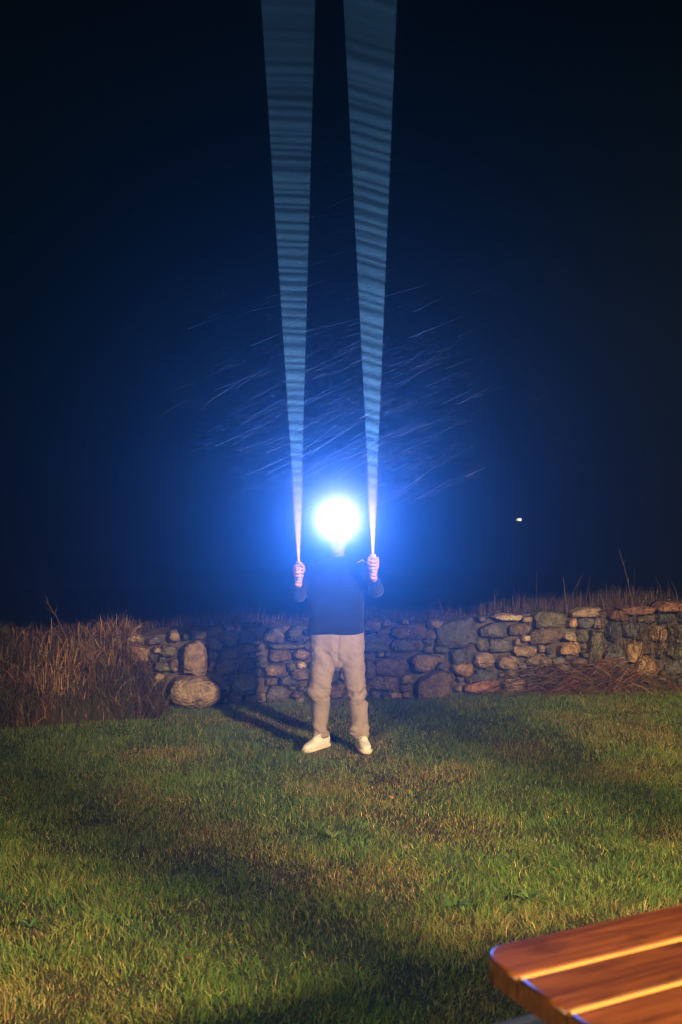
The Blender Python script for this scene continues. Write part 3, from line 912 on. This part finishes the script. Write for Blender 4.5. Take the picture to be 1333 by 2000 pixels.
        for k in range(4):
            bm = bmesh.new()
            y = -.022 - k * .02; z = .107 - k * .0105
            limb(bm, [((-.030, y + .004, z - .018), .0035), ((-.012, y, z + .002), .0038), ((.012, y - .006, z + .002), .0038), ((.030, y - .012, z - .018), .0035)], 6)
            bm_obj('lace', bm, M['lace'], sh)
        bm = bmesh.new()
        for s in (-1, 1):
            limb(bm, [((0, -.02, .112), .003), ((s * .02, -.035, .122), .003), ((s * .034, -.03, .108), .003), ((s * .012, -.022, .110), .003)], 6)
        bm_obj('bow', bm, M['lace'], sh)
        return sh
    shoe((-.132, .0, .012), R(-36))
    shoe((.166, .0, .012), R(10))
    # eyes, lips, hair
    for s in (-1, 1):
        e = bmesh.new(); ball(e, (0, 0, 0), .0125)
        eo = bm_obj('eye', e, M['eye'], p); eo.location = (hx + s * .031, hy - .079, 1.538)
        e = bmesh.new(); ball(e, (0, -.0088, 0), .006, (1, .75, 1)); bm_obj('iris', e, M['iris'], eo)
    bm = bmesh.new()
    limb(bm, [((hx - .024, hy - .083, 1.465), .003), ((hx - .01, hy - .0945, 1.468), .0055), ((hx + .01, hy - .0945, 1.468), .0055), ((hx + .024, hy - .083, 1.465), .003)], 8)
    bm_obj('mouth', bm, M['lip'], p)
    bm = bmesh.new()
    horiz(bm, [(1.50, hx, hy + .050, .070, .062), (1.54, hx, hy + .034, .081, .080), (1.58, hx, hy + .018, .084, .098), (1.615, hx, hy + .008, .083, .107), (1.65, hx, hy + .006, .074, .098),
               (1.678, hx, hy + .006, .055, .074), (1.694, hx, hy + .006, .02, .03)], 24, 2.1)
    link('hair', remesh(bm, .006, 2, lambda P: .016 * noise3(P * np.array([2.2, 2.2, .8]), 24, 2)), M['hair'], p)
    return hx, hy
hx, hy = build_person()

# headlamp: strap, body, lens, and its light
HLAMP = Vector((hx, hy - .128, 1.628))
def build_headlamp():
    h = empty('headlamp', PERSON + Vector((hx, hy, 1.628)))
    tag(h, 'dazzling blue-white headlamp strapped to the forehead of the person', 'headlamp')
    bm = bmesh.new()
    rows = []
    loft(bm, [((0, .006, z), (.092, 0, 0), (0, .112, 0)) for z in (-.022, -.008, .008)], 30, 2.1, cap=False)
    o = bm_obj('strap', bm, M['black'], h)
    s = o.modifiers.new('s', 'SOLIDIFY'); s.thickness = .004
    bm = bmesh.new()
    loft(bm, [((0, y, 0), (rx, 0, 0), (0, 0, rz)) for (y, rx, rz) in ((-.098, .034, .024), (-.110, .036, .026), (-.122, .030, .024), (-.127, .027, .022))], 20, 3)
    bm_obj('lamp_body', bm, M['black'], h)
    bm = bmesh.new()
    loft(bm, [((0, y, 0), (r, 0, 0), (0, 0, r)) for (y, r) in ((-.1275, .022), (-.131, .021), (-.133, .016))], 20)
    bm_obj('lens', bm, mat_emit('lamp_lens', (0.85, 0.9, 1.0), 5), h)
    lamp('SPOT', 'headlamp_light', PERSON + Vector((hx, hy - .15, 1.628)), 900, (0.050, 0.235, 1.0), .012, (0, -1, .40), R(150), 1.0)
build_headlamp()

# torches added as sources for the two beams
def build_torch(grip, axis, label, beam_label, power, tilt):
    axis = Vector(axis).normalized()
    q = Vector((0, 0, 1)).rotation_difference(axis)
    L0, L1 = -.060, .062
    base = PERSON + grip
    t = empty('beam_torch', base); t.rotation_mode = 'QUATERNION'; t.rotation_quaternion = q
    tag(t, label, 'torch', 'torches added in the hands for the beams')
    bm = bmesh.new()
    prof = [(L0, .004), (L0, .0155), (.030, .0155), (.040, .020), (L1, .021), (L1, .0180), (.042, .0150), (.0, .0135), (L0 + .006, .0130), (L0 + .006, .004)]
    n = 20; rows = []
    for (z, r) in prof:
        rows.append([bm.verts.new((r * math.cos(k * 6.2832 / n), r * math.sin(k * 6.2832 / n), z)) for k in range(n)])
    for a, b in zip(rows, rows[1:]):
        for k in range(n): bm.faces.new((a[k], a[(k + 1) % n], b[(k + 1) % n], b[k]))
    bm.faces.new(list(reversed(rows[0]))); bm.faces.new(rows[-1])
    bm_obj('barrel', bm, M['torch'], t)
    bm = bmesh.new(); limb(bm, [((0, -.016, -.02), .005), ((0, -.0185, -.02), .005)], 10); bm_obj('switch', bm, M['black'], t)
    bm = bmesh.new()
    loft(bm, [((0, 0, z), (.0178, 0, 0), (0, .0178, 0)) for z in (.030, .036)], 20, cap=False); bm_obj('grip_ring', bm, M['black'], t)
    apex = base + axis * (L0 + .008)
    half = .0468
    lamp('SPOT', 'beam_spot', apex, power, (0.22, 0.55, 1.0), .0, axis, half * 2 * 1.47, 0.02)  # spot added inside the torch to light the beam volume
    # beam shape added as a volume wedge, its stripes put into the density
    bm = bmesh.new()
    s0, s1 = -L0 + L1 - .004, 4.95
    hw = math.tan(half)
    loft(bm, [((0, 0, s), (s * hw, s * hw * .5, 0), (-s * hw, s * hw * .5, 0)) for s in (s0, s1)], 4)
    m = bpy.data.materials.new('beam_volume'); m.use_nodes = True
    nt = m.node_tree; nt.nodes.clear()
    out = nt.nodes.new('ShaderNodeOutputMaterial'); pv = nt.nodes.new('ShaderNodeVolumePrincipled')
    pv.inputs['Color'].default_value = (0.9, 0.95, 1.0, 1); pv.inputs['Anisotropy'].default_value = 0.0
    tc = nt.nodes.new('ShaderNodeTexCoord')
    sep = nt.nodes.new('ShaderNodeSeparateXYZ'); nt.links.new(tc.outputs['Object'], sep.inputs[0])
    ma = nt.nodes.new('ShaderNodeMath'); ma.operation = 'MULTIPLY_ADD'; ma.inputs[1].default_value = tilt
    yb = nt.nodes.new('ShaderNodeMath'); yb.operation = 'MULTIPLY_ADD'; yb.inputs[1].default_value = -.25     # bands leaned in depth so the beam's stripes stay crisp
    nt.links.new(sep.outputs['Y'], yb.inputs[0]); nt.links.new(sep.outputs['Z'], yb.inputs[2])
    nt.links.new(sep.outputs['X'], ma.inputs[0]); nt.links.new(yb.outputs[0], ma.inputs[2])
    n1 = nt.nodes.new('ShaderNodeTexNoise'); n1.noise_dimensions = '1D'; n1.inputs['Scale'].default_value = 4.0 if tilt > .2 else 5.0
    n1.inputs['Detail'].default_value = 4; n1.inputs['Roughness'].default_value = .6
    nt.links.new(ma.outputs[0], n1.inputs['W'])
    mr = nt.nodes.new('ShaderNodeMapRange'); mr.inputs[1].default_value = .33; mr.inputs[2].default_value = .67
    mr.inputs[3].default_value = .20; mr.inputs[4].default_value = .56
    sn = nt.nodes.new('ShaderNodeMath'); sn.operation = 'MULTIPLY'; sn.inputs[1].default_value = 6.2832 / (.075 if tilt > .2 else .060)
    nt.links.new(ma.outputs[0], sn.inputs[0])
    ph = nt.nodes.new('ShaderNodeMath'); ph.operation = 'MULTIPLY_ADD'; ph.inputs[1].default_value = 14.0
    nt.links.new(n1.outputs['Fac'], ph.inputs[0]); nt.links.new(sn.outputs[0], ph.inputs[2])
    si = nt.nodes.new('ShaderNodeMath'); si.operation = 'SINE'; nt.links.new(ph.outputs[0], si.inputs[0])
    mx = nt.nodes.new('ShaderNodeMath'); mx.operation = 'MULTIPLY_ADD'; mx.inputs[1].default_value = .17
    hf = nt.nodes.new('ShaderNodeMath'); hf.operation = 'MULTIPLY_ADD'; hf.inputs[1].default_value = .4; hf.inputs[2].default_value = .30
    nt.links.new(n1.outputs['Fac'], hf.inputs[0])
    nt.links.new(si.outputs[0], mx.inputs[0]); nt.links.new(hf.outputs[0], mx.inputs[2])
    nt.links.new(mx.outputs[0], mr.inputs[0])
    near = nt.nodes.new('ShaderNodeMapRange'); near.inputs[1].default_value = 0; near.inputs[2].default_value = 1.1      # thin near the hand
    nt.links.new(sep.outputs['Z'], near.inputs[0])
    dn = nt.nodes.new('ShaderNodeMath'); dn.operation = 'MULTIPLY'
    nt.links.new(mr.outputs[0], dn.inputs[0]); nt.links.new(near.outputs[0], dn.inputs[1])
    nt.links.new(dn.outputs[0], pv.inputs['Density'])
    nt.links.new(pv.outputs[0], out.inputs['Volume'])
    b = bm_obj('light_beam', bm, m); b.location = apex; b.rotation_mode = 'QUATERNION'; b.rotation_quaternion = q
    tag(b, beam_label, 'light beam', 'two light beams rising from the hands')
def aim(px0, px1):   # lean of the beam between row 1090 and the top of the picture
    return (px1 - px0) / 1090.0
build_torch(HL['t'], (aim(585, 564.5), 0, 1), 'white torch added in the hand on the left as source of its beam',
            'pale widening light beam rising from the hand on the left', 6200, .06)
build_torch(HR['t'], (aim(729.5, 724), 0, 1), 'white torch added in the hand on the right as source of its beam',
            'pale banded light beam rising from the hand on the right', 7800, .30)

# ------------------------------------------------------------------ picnic table
TZ = .79                                  # top surface
def table_xy(px, py, z):
    d = (CAM_H - z) * F / (py - HZ)
    return Vector(((px - 666.5) / F * d, d, z))
A = table_xy(930, 1853, TZ); B = table_xy(1333, 1763, TZ)
along = (B - A).normalized(); across = Vector((along.y, -along.x, 0))     # across points back towards the camera
TRZ = math.atan2(along.y, along.x)
tbl = empty('picnic_table', (A.x, A.y, 0), TRZ)
tag(tbl, 'varnished red-brown picnic table with pale strips between its planks', 'table')
# local: +x along the planks, -y towards the camera
def plank(name, x0, x1, y0, y1, z0, z1, mat, parent, bev=.006, corner=0.0, corners=()):
    bm = bmesh.new()
    pts = []
    def arc(cx, cy_, a0, r):
        return [(cx + r * math.cos(R(a0 + k * 15)), cy_ + r * math.sin(R(a0 + k * 15))) for k in range(7)]
    c = [(x0, y0, 180), (x1, y0, 270), (x1, y1, 0), (x0, y1, 90)]
    for i, (x, y, a0) in enumerate(c):
        if i in corners:
            r = corner
            pts += arc(x + (r if x == x0 else -r), y + (r if y == y0 else -r), a0, r)
        else:
            pts.append((x, y))
    f = bm.faces.new([bm.verts.new((x, y, z0)) for x, y in pts])
    r = bmesh.ops.extrude_face_region(bm, geom=[f])
    for v in r['geom']:
        if isinstance(v, bmesh.types.BMVert): v.co.z = z1
    bmesh.ops.recalc_face_normals(bm, faces=bm.faces[:])
    ed = [e for e in bm.edges if abs(e.verts[0].co.z - e.verts[1].co.z) < 1e-6 and e.verts[0].co.z > (z0 + z1) / 2]
    bmesh.ops.bevel(bm, geom=ed, offset=bev, segments=3, affect='EDGES', profile=.5)
    o = bm_obj(name, bm, mat, parent, sm=False)
    for p in o.data.polygons: p.use_smooth = p.area < .002
    return o
PW, GAP, TH, TL = .125, .0095, .045, 1.8
y = 0.0
ys = []
for k in range(5):
    cs = (3,) if k == 0 else ((0,) if k == 4 else ())
    plank('plank', .0, TL, y - PW, y, TZ - TH, TZ, M['varnish'], tbl, .007, .06, cs)
    ys.append((y - PW, y))
    y -= PW + GAP
for (a, b), (c, d) in zip(ys, ys[1:]):
    plank('inlay_strip', .006, TL - .006, d + .0006, a - .0006, TZ - TH + .004, TZ - .0015, M['strip'], tbl, .001)
WTOT = ys[0][1] - ys[-1][0]
yc = -WTOT / 2
for x in (.30, TL - .30):
    plank('batten', x - .045, x + .045, -WTOT + .04, -.04, TZ - TH - .05, TZ - TH - .002, M['varnish'], tbl)
# benches, grey and weathered, with A-frame legs
def bench_z(): return .47
bz = bench_z()
# far bench edge measured in the photograph
e = table_xy(1000, 1988, bz) - A
off = -(e.dot(across))
for k, (y0, y1) in enumerate(((off - .11, off), (off - .23, off - .12))):
    plank('bench_plank', .0, TL, y0, y1, bz - .04, bz, M['weathered'], tbl, .005)
nb = -WTOT - off
for k, (y0, y1) in enumerate(((nb, nb + .11), (nb + .12, nb + .23))):
    plank('bench_plank', .0, TL, y0, y1, bz - .04, bz, M['weathered'], tbl, .005)
for x in (.38, TL - .38):
    plank('bench_bearer', x - .022, x + .022, nb + .01, off - .01, bz - .14, bz - .042, M['weathered'], tbl)
    for s in (0, 1):
        bm = bmesh.new()
        ytop = -.14 if s == 0 else -WTOT + .14
        ybot = ytop + (.30 if s == 0 else -.30)
        xx = x + .048
        loft(bm, [((xx, ybot, -.01), (.022, 0, 0), (0, .05, 0)), ((xx, ytop, TZ - TH - .052), (.022, 0, 0), (0, .05, 0))], 4, 2)
        bm_obj('leg', bm, M['weathered'], tbl, sm=False)

# ------------------------------------------------------------------ posts added out of frame to cast shadow bands on the lawn
def post(az_slope, dist, w, label):
    d = Vector((az_slope, 1, 0)).normalized() * dist
    p = KEY + d
    bm = bmesh.new()
    a = math.atan2(d.y, d.x)
    loft(bm, [((0, 0, z), (w * .5, 0, 0), (0, w * .5, 0)) for z in (-.02, .12, 3.5)], 20, 6)
    o = bm_obj('shadow_post', bm, M['timber']); o.location = (p.x, p.y, 0); o.rotation_euler = (0, 0, a)
    tag(o, label, kind='structure')
post(-.86, 2.5, .22, 'square timber post added outside the frame to cast a shadow band')
post(-.39, 2.5, .17, 'slim timber post added outside the frame to cast a shadow band')

# ------------------------------------------------------------------ far things
def headland():
    xs = np.linspace(-30, 12, 50); V = []; Fc = []
    for x in xs:
        t = 1.2 * math.exp(-((x + 17) / 5) ** 2) + .5 * float(fbm(np.array([x * .4]), np.array([3.0]), 5)[0])
        V += [(x, 55, -1.8), (x, 56, -1.2 + t * .5), (x, 60, -1.0 + t), (x, 70, -1.6)]
    for i in range(len(xs) - 1):
        for k in range(3):
            a = i * 4 + k; Fc.append((a, a + 4, a + 5, a + 1))
    me = bpy.data.meshes.new('headland'); me.from_pydata(V, [], Fc); smooth(me)
    tag(link('headland', me, M['rock']), 'dark low headland barely visible across the water at left', kind='structure')
headland()
def far_lamp():
    d = 50
    p = at(1014, 1015, d)
    l = empty('distant_lamp', (p.x, p.y, -1.65))
    tag(l, 'tiny distant pair of lights glowing in the night at right', 'lamp')
    h = p.z + 1.65
    bm = bmesh.new(); limb(bm, [((0, 0, 0), .03), ((0, 0, h - .25), .014), ((0, 0, h - .12), .012)], 10)
    loft(bm, [((-.11, 0, h - .11), (0, .02, 0), (0, 0, .02)), ((.11, 0, h - .11), (0, .02, 0), (0, 0, .02))], 8)
    bm_obj('pole', bm, M['black'], l)
    for dx, c, s in ((-.06, (1.0, .62, .28), 3.0), (.055, (1, .92, .86), 5.0)):
        bm = bmesh.new(); ball(bm, (dx, 0, h), .062 if dx < 0 else .070, (1.1, 1, 1)); bm_obj('globe', bm, mat_emit('globe', c, s), l)
far_lamp()

# ------------------------------------------------------------------ drizzle: slanting drops in front of the lamp
def rain():
    r = random.Random(77); lines = []; rads = []; cc = []
    for i in range(640):
        y = DP - .62 - abs(r.gauss(0, .30))
        z = 1.72 + abs(r.gauss(0, .85))
        x = -.02 + r.gauss(.03, .32 + .14 * (z - 1.6))
        if z > 4.0: continue
        ang = R(32 - 9 * (z - 1.7) + r.gauss(0, 5)); L = r.uniform(.06, .42)
        p0 = Vector((x, y, z)); d = Vector((math.cos(ang), r.uniform(-.15, .15), math.sin(ang))) * L
        lines.append([p0 - d * .5, p0, p0 + d * .5]); rads.append(.00016 + .0006 * r.random() ** 5); cc.append((.9, .93, 1))
    tag(link('rain', ribbon_strands(lines, rads, cc), M['rain']), 'fine slanting drizzle lit up above the headlamp', 'rain', kind='stuff')
rain()

# ------------------------------------------------------------------ damp night air
def haze():
    bm = bmesh.new()
    bmesh.ops.create_cube(bm, size=1, matrix=Matrix.Translation((0, 41, 2.2)) @ Matrix.Diagonal((132, 100, 11, 1)))
    m = bpy.data.materials.new('haze'); m.use_nodes = True
    m.cycles.volume_sampling = 'EQUIANGULAR'
    nt = m.node_tree; nt.nodes.clear()
    out = nt.nodes.new('ShaderNodeOutputMaterial'); pv = nt.nodes.new('ShaderNodeVolumePrincipled')
    pv.inputs['Color'].default_value = (.55, .82, 1, 1); pv.inputs['Density'].default_value = 0.022; pv.inputs['Anisotropy'].default_value = .87
    nt.links.new(pv.outputs[0], out.inputs['Volume'])
    o = bm_obj('haze', bm, m, sm=False)
    tag(o, 'damp hazy night air around the whole garden', kind='stuff')
haze()

def bloom_volume():
    """tinted volume added round the lamp to give its glow a white core"""
    rad = .90
    bm = bmesh.new(); ball(bm, (0, 0, 0), rad, sub=3)
    m = bpy.data.materials.new('bloom_volume'); m.use_nodes = True
    m.cycles.volume_sampling = 'EQUIANGULAR'
    nt = m.node_tree; nt.nodes.clear()
    out = nt.nodes.new('ShaderNodeOutputMaterial'); pv = nt.nodes.new('ShaderNodeVolumePrincipled')
    pv.inputs['Color'].default_value = (1, .15, .10, 1); pv.inputs['Anisotropy'].default_value = .6  # added bloom: this colour whitens the blue light close to the lamp
    tc = nt.nodes.new('ShaderNodeTexCoord')
    ln = nt.nodes.new('ShaderNodeVectorMath'); ln.operation = 'LENGTH'; nt.links.new(tc.outputs['Object'], ln.inputs[0])
    mr = nt.nodes.new('ShaderNodeMapRange'); mr.inputs[1].default_value = 0; mr.inputs[2].default_value = rad
    mr.inputs[3].default_value = 1; mr.inputs[4].default_value = 0; nt.links.new(ln.outputs['Value'], mr.inputs[0])
    pw = nt.nodes.new('ShaderNodeMath'); pw.operation = 'POWER'; pw.inputs[1].default_value = 5.0; nt.links.new(mr.outputs[0], pw.inputs[0])
    ml = nt.nodes.new('ShaderNodeMath'); ml.operation = 'MULTIPLY'; ml.inputs[1].default_value = 6.0; nt.links.new(pw.outputs[0], ml.inputs[0])
    nt.links.new(ml.outputs[0], pv.inputs['Density']); nt.links.new(pv.outputs[0], out.inputs['Volume'])
    o = bm_obj('bloom_volume', bm, m); o.location = PERSON + Vector((hx, hy - .15, 1.628))
    tag(o, 'tinted volume added around the headlamp for its white bloom', kind='stuff')
bloom_volume()
